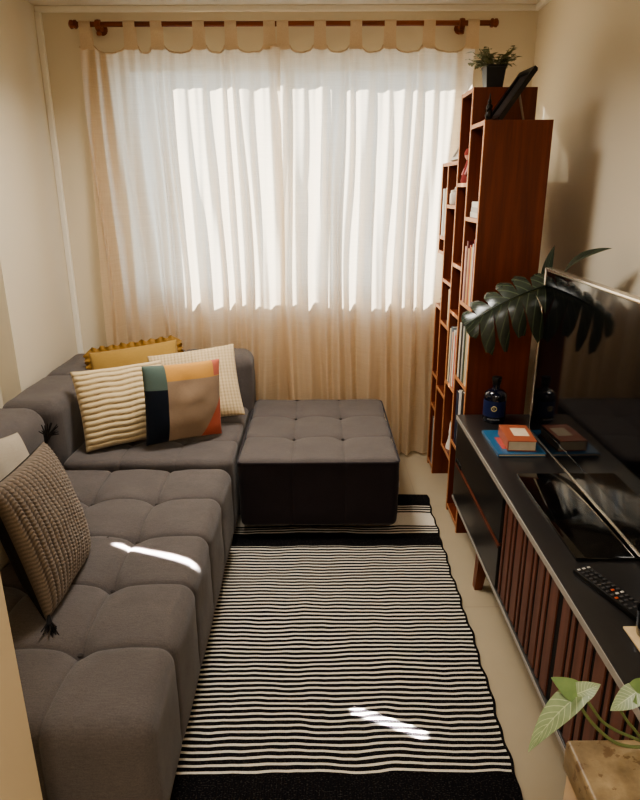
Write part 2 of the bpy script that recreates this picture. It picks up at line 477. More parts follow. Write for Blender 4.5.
# ------------------------------------------------------------------ sofa modules
def tufted(bm, x0, x1, y0, y1, z0, z1, nx, ny, r, puff=.016, groove=.010, dimple=.022, step=.014, edge_soft=0, side=1.0, seed=0, topcrown=.006, buttons=True, seamk=.5):
    """upholstered block: rounded box, seams between panels, button dimples on top"""
    L = (x1-x0, y1-y0, z1-z0); c = Vector(((x0+x1)/2, (y0+y1)/2, (z0+z1)/2)); h = Vector(L)/2
    sx = [x0+(x1-x0)*i/nx for i in range(1, nx)]; sy = [y0+(y1-y0)*i/ny for i in range(1, ny)]
    sl = bm.verts.layers.float.new('seam')
    def axis_samples(n, half):
        m = max(4, int(2*half/step)); a = [-half+2*half*i/m for i in range(m+1)]
        e = [-half+r*t for t in (.25, .5, .75)]; a += e+[-t for t in e]
        if n < 2:
            for sm in (sx, sy)[n]: a += [sm-c[n]+q for q in (-.009, -.006, -.003, 0, .003, .006, .009)]
        return sorted(set(round(q, 5) for q in a))
    A = [axis_samples(i, h[i]) for i in range(3)]
    cache = {}
    def shape(p):
        key = (round(p[0], 5), round(p[1], 5), round(p[2], 5))
        if key in cache: return cache[key]
        P = Vector(p); q = Vector([max(-h[i]+r, min(h[i]-r, P[i])) for i in range(3)])
        d = P-q; n = d.normalized() if d.length > 1e-7 else Vector((0, 0, 1))
        pos = q+n*r
        w = pos+c
        dx = min([abs(w.x-s) for s in sx], default=9); dy = min([abs(w.y-s) for s in sy], default=9)
        wx = 1-abs(n.x); wy = 1-abs(n.y)     # a seam is not felt on the face it runs parallel to
        top = max(0, n.z)
        g = -groove*(exp(-(dx/.0085)**2)*(wx**.7)+exp(-(dy/.0085)**2)*(wy**.7))
        b = puff*((1-exp(-dx/.06)) if sx else 1)*((1-exp(-dy/.06)) if sy else 1)
        if abs(n.z) < .5: b *= side
        if buttons and sx and sy and n.z > .3:
            for a in sx:
                for e in sy:
                    rr = sqrt((w.x-a)**2+(w.y-e)**2)
                    g -= dimple*exp(-(rr/.028)**2)+dimple*.6*exp(-(rr/.085)**2)
        nzv = noise.noise(Vector((w.x*7+seed, w.y*7, w.z*7)))*.004+noise.noise(Vector((w.x*22+seed, w.y*22, w.z*22)))*.0012
        crown = topcrown*top*(1-(pos.x/h.x)**2)*(1-(pos.y/h.y)**2)
        low = min(1, max(0, (pos.z+h.z)/.08))
        out = pos+n*((g+b+nzv)*(low if n.z < .5 else 1)+crown)+c
        vv = bm.verts.new(out); vv[sl] = seamk*max(.45*exp(-(dx/.0035)**2)*(wx > .3), exp(-(dy/.0035)**2)*(wy > .3)); cache[key] = vv; return vv
    for ax in range(3):
        u, v = [(1, 2), (0, 2), (0, 1)][ax]
        for sgn in (-1, 1):
            for i in range(len(A[u])-1):
                for j in range(len(A[v])-1):
                    ps = []
                    for (a, b) in ((i, j), (i+1, j), (i+1, j+1), (i, j+1)):
                        p = [0, 0, 0]; p[ax] = sgn*h[ax]; p[u] = A[u][a]; p[v] = A[v][b]; ps.append(shape(p))
                    try: bm.faces.new(ps)
                    except ValueError: pass
    return bm
def feet(parent, x0, x1, y0, y1, z):
    for x in (x0+.07, x1-.07):
        for y in (y0+.07, y1-.07):
            obj('foot', nb(lathe, [(0, .012), (.024, .012), (.027, .02), (.029, z+.012), (0, z+.012)], 16, (x, y, 0)), M['black_plastic'], parent)
def buttons(parent, x0, x1, y0, y1, nx, ny, z):
    for i in range(1, nx):
        for j in range(1, ny):
            x = x0+(x1-x0)*i/nx; y = y0+(y1-y0)*j/ny
            obj('button', nb(lathe, [(0, -.005), (.006, -.004), (.008, 0), (.006, .003), (0, .004)], 12, (x, y, z)), M['button'], parent)

S1 = thing('sofa', 'long charcoal sofa section in the foreground, tufted seat with the brown chunky-knit cushion on it', 'sofa', (-.95, 1.85, 0))
seat = obj('seat', nb(tufted, -1.165, -.392, 1.135, 2.585, .06, .430, 3, 5, .050, .009, .007, .026, seed=3), M['sofa'], S1, angle=0)
buttons(seat, -1.165, -.392, 1.135, 2.585, 3, 5, .399)
obj('backrest', nb(tufted, -1.540, -1.178, 1.135, 2.600, .06, .715, 1, 2, .075, .012, .008, .0, seed=9, buttons=False), M['sofa'], S1, angle=0)
feet(S1, -1.53, -.40, 1.14, 2.57, .075)
S2 = thing('sofa', 'charcoal corner sofa section against the window, holding the mustard, ribbed and patchwork cushions', 'sofa', (-.8, 3.1, 0))
seat = obj('seat', nb(tufted, -1.150, -.392, 2.625, 3.380, .06, .440, 3, 3, .026, .004, .0035, .018, seamk=.3, seed=5), M['sofa'], S2, angle=0)
buttons(seat, -1.15, -.392, 2.625, 3.38, 3, 3, .414)
obj('backrest', nb(tufted, -1.428, -1.172, 2.690, 3.640, .06, .688, 1, 2, .055, .010, .008, 0, seed=12, buttons=False), M['sofa'], S2, angle=0)
obj('backrest', nb(tufted, -1.150, -.378, 3.392, 3.640, .06, .715, 2, 1, .060, .010, .008, 0, seed=14, buttons=False), M['sofa'], S2, angle=0)
feet(S2, -1.42, -.40, 2.70, 3.62, .075)
OT = thing('ottoman', 'square charcoal tufted ottoman in front of the curtain, far end of the striped rug', 'ottoman', (0, 3.1, 0))
cu = obj('cushion', nb(tufted, -.368, .368, 2.672, 3.570,  .078, .420, 3, 3, .028, .006, .0035, .016, seamk=.25, seed=21), [M['sofa'], M['sofa_shaded']], OT, angle=0)
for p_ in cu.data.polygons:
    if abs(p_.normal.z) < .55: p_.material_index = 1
def loop_pts(x0, x1, y0, y1, z, r=.03, n=6):
    P = []
    for cx, cy, a0 in ((x1-r, y1-r, 0), (x0+r, y1-r, 90), (x0+r, y0+r, 180), (x1-r, y0+r, 270)):
        for k in range(n+1):
            a = RAD(a0+90*k/n); P.append((cx+r*cos(a), cy+r*sin(a), z))
    return P+[P[0]]
obj('piping', nb(tube, loop_pts(-.373, .373, 2.667, 3.575, .410, .032), .0045, 6, False), M['sofa_shaded'], cu)
buttons(cu, -.368, .368, 2.672, 3.57, 3, 3, .406)
obj('tag', nb(box, .372, .378, 2.70, 2.735, .27, .295), plain('white_cloth_tag', srgb(196, 188, 178), .8), cu, False, label='small white fabric tag')
feet(OT, -.22, .22, 2.86, 3.42, .085)

# ------------------------------------------------------------------ rug
def rugP(u, v):
    y = 1.12+(3.135-1.12)*v
    edge = .560+.003*sin(y*23)+.003*sin(y*57+1)+.004*sin(y*4.3)+.030*max(0, min(1, (y-1.4)/1.3))
    x = -.62+(edge+.62)*u
    y2 = y+.012*sin(x*5+.4)*v
    z = .006+.0035*(1+noise.noise(Vector((x*3.1, y*4.2, 1.7))))+.003*max(0, noise.noise(Vector((x*7, y*9, 4))))
    return (x, y2, z)
bm = nb(grid, 110, 190, rugP)
r = bmesh.ops.extrude_face_region(bm, geom=bm.faces[:])
for e in r['geom']:
    if isinstance(e, bmesh.types.BMVert): e.co.z = .001
rug = obj('rug', bm, M['rug'], None)
tag(rug, 'black and white striped flat-weave rug on the beige tile floor', 'rug')

# ------------------------------------------------------------------ cushions
def cushion(w, h, t, n, relief=None, pinch=.06, back_mat=False, sag=0, power=.42):
    """pillow standing in local XZ, front towards -Y; relief(u,v) -> (height, 0..1 colour)"""
    bm = bmesh.new(); lay = bm.loops.layers.uv.verify(); rl = bm.verts.layers.float.new('relief')
    rows = {}
    for side in (-1, 1):
        V = []
        for j in range(n+1):
            row = []
            for i in range(n+1):
                u = 2*i/n-1; v = 2*j/n-1
                x = u*w/2*(1-pinch*(1-v*v)*abs(u)**3); z = v*h/2*(1-pinch*(1-u*u)*abs(v)**3)
                k = max(0, (1-u**2)*(1-v**2))**power
                y = side*t/2*k; rv = .7
                wr = noise.noise(Vector((u*1.9+w*9, v*1.9, side*3.)))*.010*k
                if relief and side < 0:
                    d, rv = relief(i/n, j/n); y -= d*min(1, k*3)
                z -= sag*k*.02
                if i in (0, n) or j in (0, n):
                    key = (i, j)
                    if key not in rows: rows[key] = bm.verts.new((x, 0, z)); rows[key][rl] = rv
                    row.append(rows[key])
                else:
                    b = bm.verts.new((x, y+wr, z)); b[rl] = rv; row.append(b)
            V.append(row)
        for j in range(n):
            for i in range(n):
                q = [V[j][i], V[j][i+1], V[j+1][i+1], V[j+1][i]]
                co = [(i, j), (i+1, j), (i+1, j+1), (i, j+1)]
                f = bm.faces.new(q)
                if side > 0 and back_mat: f.material_index = 1
                for l, (a, b) in zip(f.loops, co): l[lay].uv = (a/n, b/n)
    return bm
def place(o, loc, rz, rx, ry):
    o.location = loc
    o.rotation_euler = (Matrix.Rotation(RAD(rz), 3, 'Z') @ Matrix.Rotation(RAD(rx), 3, 'X') @ Matrix.Rotation(RAD(ry), 3, 'Y')).to_euler()

# chunky braided knit
def braid(u, v):
    n = 20; a = u*n; f = a-math.floor(a); s = abs(f-.5)*2            # 0 centre .. 1 groove
    st = sin(2*pi*(v*34+.45*s*(1 if int(a) % 2 else -1)))
    hgt = (1-s**3)*.7+.3*st*(1-s**4)
    return .0065*hgt, max(0, min(1, .18+.75*hgt))
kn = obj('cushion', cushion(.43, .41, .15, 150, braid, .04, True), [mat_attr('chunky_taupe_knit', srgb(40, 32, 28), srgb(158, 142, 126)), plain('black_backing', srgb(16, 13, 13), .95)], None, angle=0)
place(kn, (-.840, 1.735, .628), 95.1, -15, 4.2)
tag(kn, 'chunky braided taupe knit cushion with black tassels on the near sofa section', 'cushion', 'cushions on the sofa')
def tassel(p, d, ln=.055, n=16):
    bm = bmesh.new(); d = Vector(d).normalized()
    for k in range(n):
        a = Vector((random.uniform(-1, 1), random.uniform(-1, 1), random.uniform(-1, 1)))*.45
        e = (d+a).normalized()
        tube(bm, [Vector(p), Vector(p)+(d*.5+e*.5)*ln*.5, Vector(p)+e*ln*random.uniform(.7, 1.1)+Vector((0, 0, -.006))], [.004, .003, .0015], 5)
    return bm
blk = plain('black_yarn', srgb(20, 16, 16), .95)
for (x, z, d) in ((-.205, .195, (-1, .3, 1)), (.205, .195, (.6, .7, 1)), (.212, -.195, (1, .2, -.4)), (.10, -.200, (.2, .2, -1)), (-.205, -.195, (-1, .4, -.4))):
    obj('tassel', tassel((x, -.008, z), (d[0], -.35, d[2]), .072, 22), blk, kn, world=False)

wc = obj('cushion', cushion(.40, .40, .13, 50, None, .05), mat_fabric('off_white_cushion_linen', srgb(150, 140, 124), srgb(190, 178, 160)), None, angle=0)
place(wc, (-1.025, 1.900, .640), 95, -16, 16)
tag(wc, 'plain off-white cushion behind the braided taupe knit cushion', 'cushion', 'cushions on the sofa')

def ribs(u, v):
    a = (v+.010*sin(u*5)+.006*sin(u*17))*14; f = abs(sin(pi*a))
    return .010*f**.6, min(1, .10+f**.55)
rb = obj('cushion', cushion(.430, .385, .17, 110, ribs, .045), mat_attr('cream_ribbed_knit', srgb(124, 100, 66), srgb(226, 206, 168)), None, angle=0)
place(rb, (-.925, 2.890, .624), 30, -27, 0)
tag(rb, 'cream cushion with bold horizontal ribs, left of the patchwork cushion', 'cushion', 'cushions on the sofa')
def waffle(u, v):
    a = abs(sin(pi*u*26)); b = abs(sin(pi*v*22))
    f = a**.6*.7+.3*b
    return .004*f, min(1, .15+f*.9)
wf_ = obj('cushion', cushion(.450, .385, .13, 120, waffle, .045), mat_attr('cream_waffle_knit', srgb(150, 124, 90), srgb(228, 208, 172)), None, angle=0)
place(wf_, (-.630, 3.150, .638), 6, -30, -7)
tag(wf_, 'cream fine waffle-knit cushion behind the right side of the patchwork cushion', 'cushion', 'cushions on the sofa')
geo = obj('cushion', cushion(.380, .375, .11, 60, None, .035), mat_patchwork(), None, angle=0)
place(geo, (-.635, 2.850, .650), 33, -4, 3)
tag(geo, 'patchwork cushion in taupe, navy, green, orange and coral on the corner section', 'cushion', 'cushions on the sofa')
mu = obj('cushion', cushion(.46, .38, .13, 60, None, .03), mat_fabric('mustard_cotton', srgb(150, 120, 66), srgb(190, 156, 94), 380, .3), None, angle=0)
place(mu, (-.955, 3.255, .630), 8, -20, -7)
tag(mu, 'mustard yellow cushion with a ruffled fringe, behind the cream ribbed cushion', 'cushion', 'cushions on the sofa')
def ruffle(w, h):
    bm = bmesh.new(); per = []
    N = 60
    for k in range(N*4):
        s = k // N; f = (k % N)/N
        p = [(-w+2*w*f, h), (w, h-2*h*f), (w-2*w*f, -h), (-w, -h+2*h*f)][s]
        nrm = [(0, 1), (1, 0), (0, -1), (-1, 0)][s]
        per.append((p, nrm))
    n = len(per); R = [[], [], [], []]
    for k, (p, nr) in enumerate(per):
        for q in range(4):
            e = q/3; wob = sin(k*1.25+q*.5)*.013*e+.006*sin(k*.47)*e
            R[q].append(bm.verts.new((p[0]*.985+nr[0]*.034*e+.004*e*sin(k*2.1), wob, p[1]*.985+nr[1]*(.030+.006*sin(k*.9))*e)))
    for q in range(3):
        for k in range(n):
            bm.faces.new((R[q][k], R[q][(k+1) % n], R[q+1][(k+1) % n], R[q+1][k]))
    return bm
obj('ruffle', ruffle(.225, .185), plain('mustard_ruffle', srgb(142, 108, 54), .9, grain=.2), mu, world=False, angle=0)

# ------------------------------------------------------------------ bookcase: four joined columns of different heights
BX0, BX1 = .668, .942
BK = thing('bookcase', 'tall stepped mahogany bookcase of four narrow columns beside the curtain', 'bookcase', (.805, 3.17, 0))
YP = {'A': (2.744, 2.982), 'B': (2.982, 3.200), 'C': (3.200, 3.430), 'D': (3.430, 3.600)}
th = .017
panels = [(2.744, 0, 1.857), (2.982, 0, 2.007), (3.200, .27, 2.007), (3.430, 0, 1.724), (3.600-th, 1.262, 1.724), (3.600-th, 0, .984)]
for y, z0, z1 in panels:
    p = obj('side_panel', nb(box, BX0+.003, BX1, y, y+th, z0, z1, .001, 1), M['shelfwood'], BK, False)
    obj('lit_edge_strip', nb(box, BX0, BX0+.003, y, y+th, z0, z1), M['shelfedge'], p, False)
shelves = {'A': [1.857, 1.477, 1.100, .737, .40, .04], 'B': [2.007, 1.622, 1.251, 1.019, .650, .287],
           'C': [1.724, 1.520, 1.144, .919, .547], 'D': [1.724, 1.356, 1.279, .984, .587, .398, .04]}
for c, zs in shelves.items():
    a, b = YP[c]
    for z in zs:
        p = obj('shelf', nb(box, BX0+.004, BX1-.006, a+th, b-(th if c == 'D' else 0), z-th, z), M['shelfwood'], BK, False)
        obj('lit_edge_strip', nb(box, BX0+.001, BX0+.004, a+th, b-(th if c == 'D' else 0), z-th, z), M['shelfedge'], p, False)
for c, z0, z1 in (('A', .02, 1.857), ('B', .27, 2.007), ('C', .53, 1.724), ('D', 0, .984)):
    a, b = YP[c]
    obj('back_panel', nb(box, BX1-.006, BX1, a+th, b, z0, z1-th), M['shelfwood'], BK, False)

def book(label, y, z, t, hgt, dep, color, x=.673, lean=0, rough=.55):
    o = bpy.data.objects.new('book', None); COL.objects.link(o); o.location = (x, y, z+.0005)
    m = plain('book_cover_%d_%d_%d' % tuple(int(c*255) for c in color), color, rough)
    bm = bmesh.new(); k = .0022
    box(bm, 0, dep, 0, k, 0, hgt); box(bm, 0, dep, t-k, t, 0, hgt); box(bm, -.001, k, k, t-k, 0, hgt, .0006, 1)
    obj('cover', bm, m, o, False, world=False)
    obj('pages', nb(box, k, dep-.004, k, t-k, .003, hgt-.003), M['paper'], o, False, world=False)
    o.rotation_euler.x = lean
    return tag(o, label, 'book', 'books in the bookcase')
BR = srgb
def row(col, z, items):
    a, b = YP[col]; y = a+th+.003
    k = min(1.7, (b-a-th-.008-(th if col == 'D' else 0))*(.6 if len(items) < 3 else .94)/sum(i[1]+.0015 for i in items))
    for (lab, t, h, d, c) in items:
        t *= k
        book(lab, y, z, t, h, d, c); y += t+.0015
# near column, third compartment from the top
row('A', 1.100, [('tall dark red hardback, nearest in the upper book row of the front column', .026, .290, .20, BR(118, 28, 26)),
                 ('slim grey-white book just behind the tall dark red hardback in the front column', .018, .270, .19, BR(196, 188, 180)),
                 ('thin yellow spine in the upper book row of the front column', .014, .255, .18, BR(206, 164, 72)),
                 ('brick red paperback behind the thin yellow spine in the front column', .022, .262, .18, BR(150, 62, 44)),
                 ('tan cloth book between brick red and maroon spines in the front column', .020, .245, .18, BR(186, 150, 104)),
                 ('maroon book, second from last in the upper row of the front column', .024, .275, .19, BR(92, 26, 30)),
                 ('pale pink paperback, last in the upper row of the front column', .020, .250, .17, BR(214, 168, 154))])
row('A', .737, [('off-white spine, nearest in the middle book row of the front column', .022, .270, .19, BR(206, 198, 180)),
                ('cream paperback beside the off-white spine in the middle row of the front column', .018, .255, .18, BR(190, 172, 136)),
                ('dark green book in the middle row of the front column', .024, .285, .20, BR(50, 62, 48)),
                ('light grey spine behind the dark green book in the front column', .016, .260, .18, BR(172, 170, 164)),
                ('black hardback in the middle row of the front column', .026, .275, .20, BR(26, 24, 26)),
                ('ivory book behind the black hardback in the front column', .020, .262, .18, BR(214, 206, 188))])
row('A', .400, [('tall black binder just above the console corner in the front column', .040, .300, .22, BR(18, 18, 22)),
                ('grey-white magazine file next to the tall black binder', .030, .290, .22, BR(190, 186, 180)),
                ('navy book behind the grey-white magazine file low in the front column', .034, .270, .20, BR(30, 36, 60))])
row('B', .650, [('pale grey tall spine, nearest in the book row of the second column', .020, .315, .20, BR(182, 178, 172)),
                ('red-orange spine in the book row of the second column', .016, .265, .19, BR(196, 82, 52)),
                ('white paperback behind the red-orange spine in the second column', .024, .285, .19, BR(214, 208, 198)),
                ('brown book in the book row of the second column', .022, .270, .19, BR(120, 84, 60)),
                ('blue-grey book behind the brown one in the second column', .022, .290, .20, BR(106, 116, 126)),
                ('cream spine, last in the book row of the second column', .020, .275, .19, BR(214, 200, 170))])
row('D', 1.356, [('tall ivory book, nearest in the top box of the far column', .024, .245, .17, BR(222, 212, 192)),
                 ('grey book behind the tall ivory one in the top box of the far column', .018, .230, .17, BR(166, 160, 152)),
                 ('pale blue-white book at the far end of the top box of the far column', .026, .240, .17, BR(200, 204, 206))])
row('D', .040, [('tall white magazine standing nearest at the bottom of the far column', .014, .300, .20, BR(226, 222, 214)),
                ('grey magazine standing behind the tall white one at the bottom of the far column', .012, .285, .20, BR(176, 174, 172)),
                ('dark magazine standing last at the bottom of the far column', .014, .290, .20, BR(74, 70, 72))])
row('C', .919, [('beige paperback alone on the middle shelf of the third column', .030, .190, .16, BR(198, 178, 148))])
# stack of white boxes / notebooks lying flat in the near column
z = 1.477
for k, (lab, t, d, w, c) in enumerate([('white notebook, lowest of the flat stack under the top of the front column', .022, .17, .19, BR(214, 208, 200)),
                          ('light grey notebook, middle of the flat stack in the front column', .018, .16, .18, BR(188, 184, 180)),
                          ('white notebook, topmost of the flat stack in the front column', .024, .15, .17, BR(226, 222, 214))]):
    o = bpy.data.objects.new('notebook', None); COL.objects.link(o); o.location = (.684, 2.768, z+.0005)
    bm = bmesh.new(); box(bm, 0, d, 0, w, 0, .002); box(bm, 0, d, 0, w, t-.002, t); box(bm, 0, .002, 0, w, .002, t-.002)
    obj('cover', bm, plain('notebook_%d' % k, c, .7), o, False, world=False)
    obj('pages', nb(box, .002, d-.003, .003, w-.003, .002, t-.002), M['paper'], o, False, world=False)
    tag(o, lab, 'notebook', 'flat stack of notebooks'); z += t+.001
# crumpled white paper bag on the lowest shelf of the second column
def bag(bm):
    def P(u, v):
        a = 2*pi*u; r = .055*(1-.25*v)*(1+.12*sin(5*a+v*6)+.08*noise.noise(Vector((cos(a)*3, sin(a)*3, v*4))))
        return (.738+r*cos(a)*1.05, 3.115+r*sin(a)*1.1, .2885+.15*v+.012*v*noise.noise(Vector((cos(a)*2, sin(a)*2, v*7))))
    grid(bm, 36, 14, P)
bb = obj('paper_bag', nb(bag), plain('white_crumpled_paper', srgb(214, 206, 196), .8), None, angle=60)
tag(bb, 'crumpled white paper bag on the lowest shelf of the second column', 'bag')
# small white jar, third column, upper compartment
ja = thing('jar', 'small white lidded jar in the upper compartment of the third column', 'jar', (.703, 3.375, 1.5205))
obj('body', nb(lathe, [(0, 0), (.026, 0), (.031, .008), (.031, .052), (.026, .06), (0, .06)], 24), plain('white_ceramic', srgb(222, 214, 202), .3), ja, world=False)
obj('lid', nb(lathe, [(0, .06), (.027, .06), (.028, .068), (.010, .074), (.008, .084), (0, .086)], 24), plain('white_ceramic', srgb(222, 214, 202), .3), ja, world=False)
# small bowl far column
jb = obj('bowl', nb(lathe, [(0, 0), (.016, 0), (.018, .004), (.034, .03), (.036, .036), (.033, .034), (.016, .007), (0, .006)], 24, (.712, 3.515, .9845)), plain('grey_ceramic', srgb(160, 150, 138), .4), None)
tag(jb, 'small grey bowl on top of the lower box of the far column', 'bowl')
# cloth doll in the second column
dl = thing('doll', 'small pink and red cloth doll in the top compartment of the second column', 'doll', (.706, 3.140, 1.6225))
bm = bmesh.new()
lathe(bm, [(0, 0), (.034, .0), (.036, .01), (.026, .05), (.017, .085), (.013, .10), (0, .102)], 18)
obj('dress', bm, plain('doll_red_dress', srgb(136, 54, 52), .85), dl, world=False)
obj('head', nb(lathe, [(0, .098), (.014, .101), (.022, .114), (.023, .126), (.016, .142), (0, .147)], 18), plain('doll_skin', srgb(214, 160, 140), .8), dl, world=False)
obj('hair', nb(lathe, [(.0242, .122), (.025, .132), (.018, .148), (0, .153)], 18), plain('doll_hair', srgb(150, 60, 54), .9), dl, world=False)
for s in (-1, 1):
    obj('arm', nb(tube, [(0, s*.016, .085), (-.012, s*.030, .06), (-.022, s*.030, .036)], [.008, .007, .006], 8), plain('doll_pink_sleeve', srgb(206, 150, 150), .85), dl, world=False)

# ---- things on top of the bookcase
pt = thing('potted_plant', 'small leafy plant in a square black pot on top of the bookcase', 'plant', (.772, 3.075, 2.0075))
bm = bmesh.new()
def pot(bm, a, b, h):
    V = [[bm.verts.new((sx*w, sy*w, z)) for sx, sy in ((-1, -1), (1, -1), (1, 1), (-1, 1))] for w, z in ((a, 0), (b, h), (b*1.06, h), (b*1.06, h+.01), (b*.94, h+.01), (b*.9, h-.012))]
    for i in range(len(V)-1):
        for k in range(4): bm.faces.new((V[i][k], V[i][(k+1) % 4], V[i+1][(k+1) % 4], V[i+1][k]))
    bm.faces.new(V[0][::-1]); bm.faces.new(V[-1])
pot(bm, .034, .042, .085)
obj('pot', bm, M['blackpot'], pt, False, world=False)
obj('soil', nb(box, -.036, .036, -.036, .036, .07, .082), M['soil'], pt, False, world=False)
def leaf(bm, base, d, up, L, W, bend=.25, nu=6, nv=4, fold=.15):
    d = Vector(d).normalized(); s = d.cross(Vector(up)).normalized(); n = s.cross(d)
    def P(u, v):
        w = W*sin(pi*(u**.75))*.5*(1-.15*u)+.0004
        q = (v-.5)*2
        return Vector(base)+d*(u*L)-n*(bend*L*u*u)+s*(q*w)+n*(abs(q)*w*fold)
    # grid() gives u along the leaf; swap the map so v runs along it
    lay = bm.loops.layers.uv.verify()
    V = [[bm.verts.new(P(i/nu, j/nv)) for i in range(nu+1)] for j in range(nv+1)]
    for j in range(nv):
        for i in range(nu):
            f = bm.faces.new((V[j][i], V[j][i+1], V[j+1][i+1], V[j+1][i]))
            for l, (a, b) in zip(f.loops, ((i, j), (i+1, j), (i+1, j+1), (i, j+1))): l[lay].uv = (b/nv, a/nu)
fol = bmesh.new(); stm = bmesh.new(); rr = random.Random(11)
for k in range(34):
    a = rr.uniform(0, 2*pi); el = rr.uniform(.25, 1.25); ln = rr.uniform(.05, .105)
    d = Vector((cos(a)*cos(el)*1.15, sin(a)*cos(el)*.9, sin(el)*.95)); b = Vector((cos(a)*.014, sin(a)*.014, .082)); e = b+d*ln
    tube(stm, [b, b+d*ln*.5+Vector((0, 0, .006)), e], .0012, 5)
    for q in range(7):
        p = b+d*ln*(.35+.65*q/6); a2 = rr.uniform(0, 2*pi)
        leaf(fol, p, (cos(a2), sin(a2), rr.uniform(-.2, .7)), (0, 0, 1), rr.uniform(.022, .034), rr.uniform(.018, .027), .3, 4, 2)
obj('stems', stm, M['stem'], pt, world=False); obj('foliage', fol, M['smallleaf'], pt, world=False, angle=0)

# leaning black photo frame with easel leg
pf = thing('photo_frame', 'black photo frame leaning back on its easel leg on top of the front column', 'photo frame', (.735, 2.86, 1.8575))
pf.rotation_euler = (0, 0, RAD(4))
def slab(bm, L, t, w0, w1, bx=0, ang=35, off=0, l0=0):
    """board leaning in XZ: runs from the base up towards +X"""
    a = RAD(ang); d = Vector((sin(a), 0, cos(a))); n = Vector((-cos(a), 0, sin(a)))
    pts = [d*l0+n*off, d*L+n*off, d*L+n*(off+t), d*l0+n*(off+t)]
    A = [bm.verts.new(Vector((bx+p.x, w0, p.z))) for p in pts]; B = [bm.verts.new(Vector((bx+p.x, w1, p.z))) for p in pts]
    for i in range(4): bm.faces.new((A[i], A[(i+1) % 4], B[(i+1) % 4], B[i]))
    bm.faces.new(A[::-1]); bm.faces.new(B)
bm = bmesh.new(); W2 = .085
slab(bm, .232, .016, -W2, -W2+.02); slab(bm, .232, .016, W2-.02, W2); slab(bm, .02, .016, -W2+.02, W2-.02); slab(bm, .232, .016, -W2+.02, W2-.02, l0=.212)
slab(bm, .228, .004, -W2+.004, W2-.004, off=-.004, l0=.004)
obj('frame', bm, plain('black_frame_lacquer', srgb(20, 18, 18), .35), pf, False, world=False)
bm = bmesh.new(); slab(bm, .213, .003, -W2+.02, W2-.02, off=.003, l0=.02); obj('picture', bm, plain('dark_photo_print', srgb(60, 56, 54), .3), pf, False, world=False)
obj('easel_leg', nb(tube, [(.092, .0, .125), (.125, .0, .003)], [.005, .005], 8), plain('grey_metal_leg', srgb(150, 132, 112), .4), pf, world=False)
# dark figurine
fg = thing('figurine', 'small dark figurine standing by the photo frame on the front column', 'figurine', (.696, 2.80, 1.8575))
obj('base', nb(lathe, [(0, 0), (.017, 0), (.018, .006), (.013, .010), (0, .011)], 18), plain('dark_bronze', srgb(34, 28, 24), .35, metal=.5), fg, world=False)
bm = bmesh.new()
lathe(bm, [(0, .010), (.013, .011), (.016, .022), (.012, .034), (.009, .042), (.013, .050), (.012, .058), (.006, .064), (.0075, .070), (.007, .077), (.003, .083), (.002, .098), (0, .104)], 16)
tube(bm, [(0, -.011, .055), (-.008, -.016, .043), (-.012, -.008, .036)], [.004, .0035, .003], 7); tube(bm, [(0, .011, .055), (-.008, .016, .043), (-.012, .008, .036)], [.004, .0035, .003], 7)
obj('body', bm, plain('dark_bronze', srgb(34, 28, 24), .35, metal=.5), fg, world=False)
# pale frame leaning on the third column, seen edge-on against the curtain
p2 = thing('picture_frame', 'pale picture frame leaning against the bookcase on top of the third column', 'picture frame', (.690, 3.225, 1.7245))
bm = bmesh.new(); a0, a1 = .0, .175
slab(bm, .27, .014, a0, a0+.016, ang=30); slab(bm, .27, .014, a1-.016, a1, ang=30); slab(bm, .016, .014, a0+.016, a1-.016, ang=30); slab(bm, .27, .014, a0+.016, a1-.016, ang=30, l0=.254)
obj('frame', bm, plain('silver_grey_frame', srgb(176, 168, 158), .4), p2, False, world=False)
bm = bmesh.new(); slab(bm, .262, .004, a0+.01, a1-.01, ang=30, off=.002, l0=.008); obj('picture', bm, plain('pale_print', srgb(186, 180, 172), .5), p2, False, world=False)
p2.location.x = .680

# ------------------------------------------------------------------ TV console
CX0, CX1, CY0, CY1, CZ0, CZ1 = .630, 1.085, .86, 2.725, .204, .623
TC = thing('tv_console', 'long black low TV console with walnut slatted doors along the right wall', 'tv console', (.86, 1.8, 0))
bm = bmesh.new()
box(bm, CX0, CX1, CY0, CY1, CZ1-.026, CZ1, .004); box(bm, CX0+.004, CX1, CY0, CY1, CZ0, CZ0+.022, .003)
box(bm, CX0+.006, CX1, CY1-.022, CY1, CZ0+.022, CZ1-.026); box(bm, CX0+.006, CX1, CY0, CY0+.022, CZ0+.022, CZ1-.026)
box(bm, CX1-.012, CX1, CY0+.022, CY1-.022, CZ0+.022, CZ1-.026); box(bm, CX0+.03, CX1-.012, 1.955, 1.973, CZ0+.022, CZ1-.026)
obj('body', bm, M['console'], TC)
obj('edge_highlight', nb(box, CX0-.0015, CX0+.0025, CY0+.002, CY1-.002, CZ1-.022, CZ1-.0015, .0012, 1), M['consoleedge'], TC)
obj('edge_highlight', nb(box, CX0+.0015, CX0+.006, CY0+.002, CY1-.002, CZ0+.003, CZ0+.017, .0012, 1), M['consoleedge'], TC)
zm = .404
for z0, z1 in ((CZ0+.024, zm-.006), (zm+.006, CZ1-.029)):
    d = obj('drawer', nb(box, CX0+.004, CX0+.024, 1.968, CY1-.024, z0, z1, .002, 1), M['console'], TC, False)
    if z0 < .3:
        obj('drawer_rail', nb(box, CX0+.002, CX0+.022, 1.972, CY1-.028, z1-.010, z1+.001), M['handlewood'], d, False, label='walnut strip along the top edge of the lower drawer')
    else:
        obj('handle', nb(box, CX0+.001, CX0+.01, CY1-.13, CY1-.04, z0-.004, z0+.016, .002), M['recess'], d, False, label='dark cut-out finger pull')
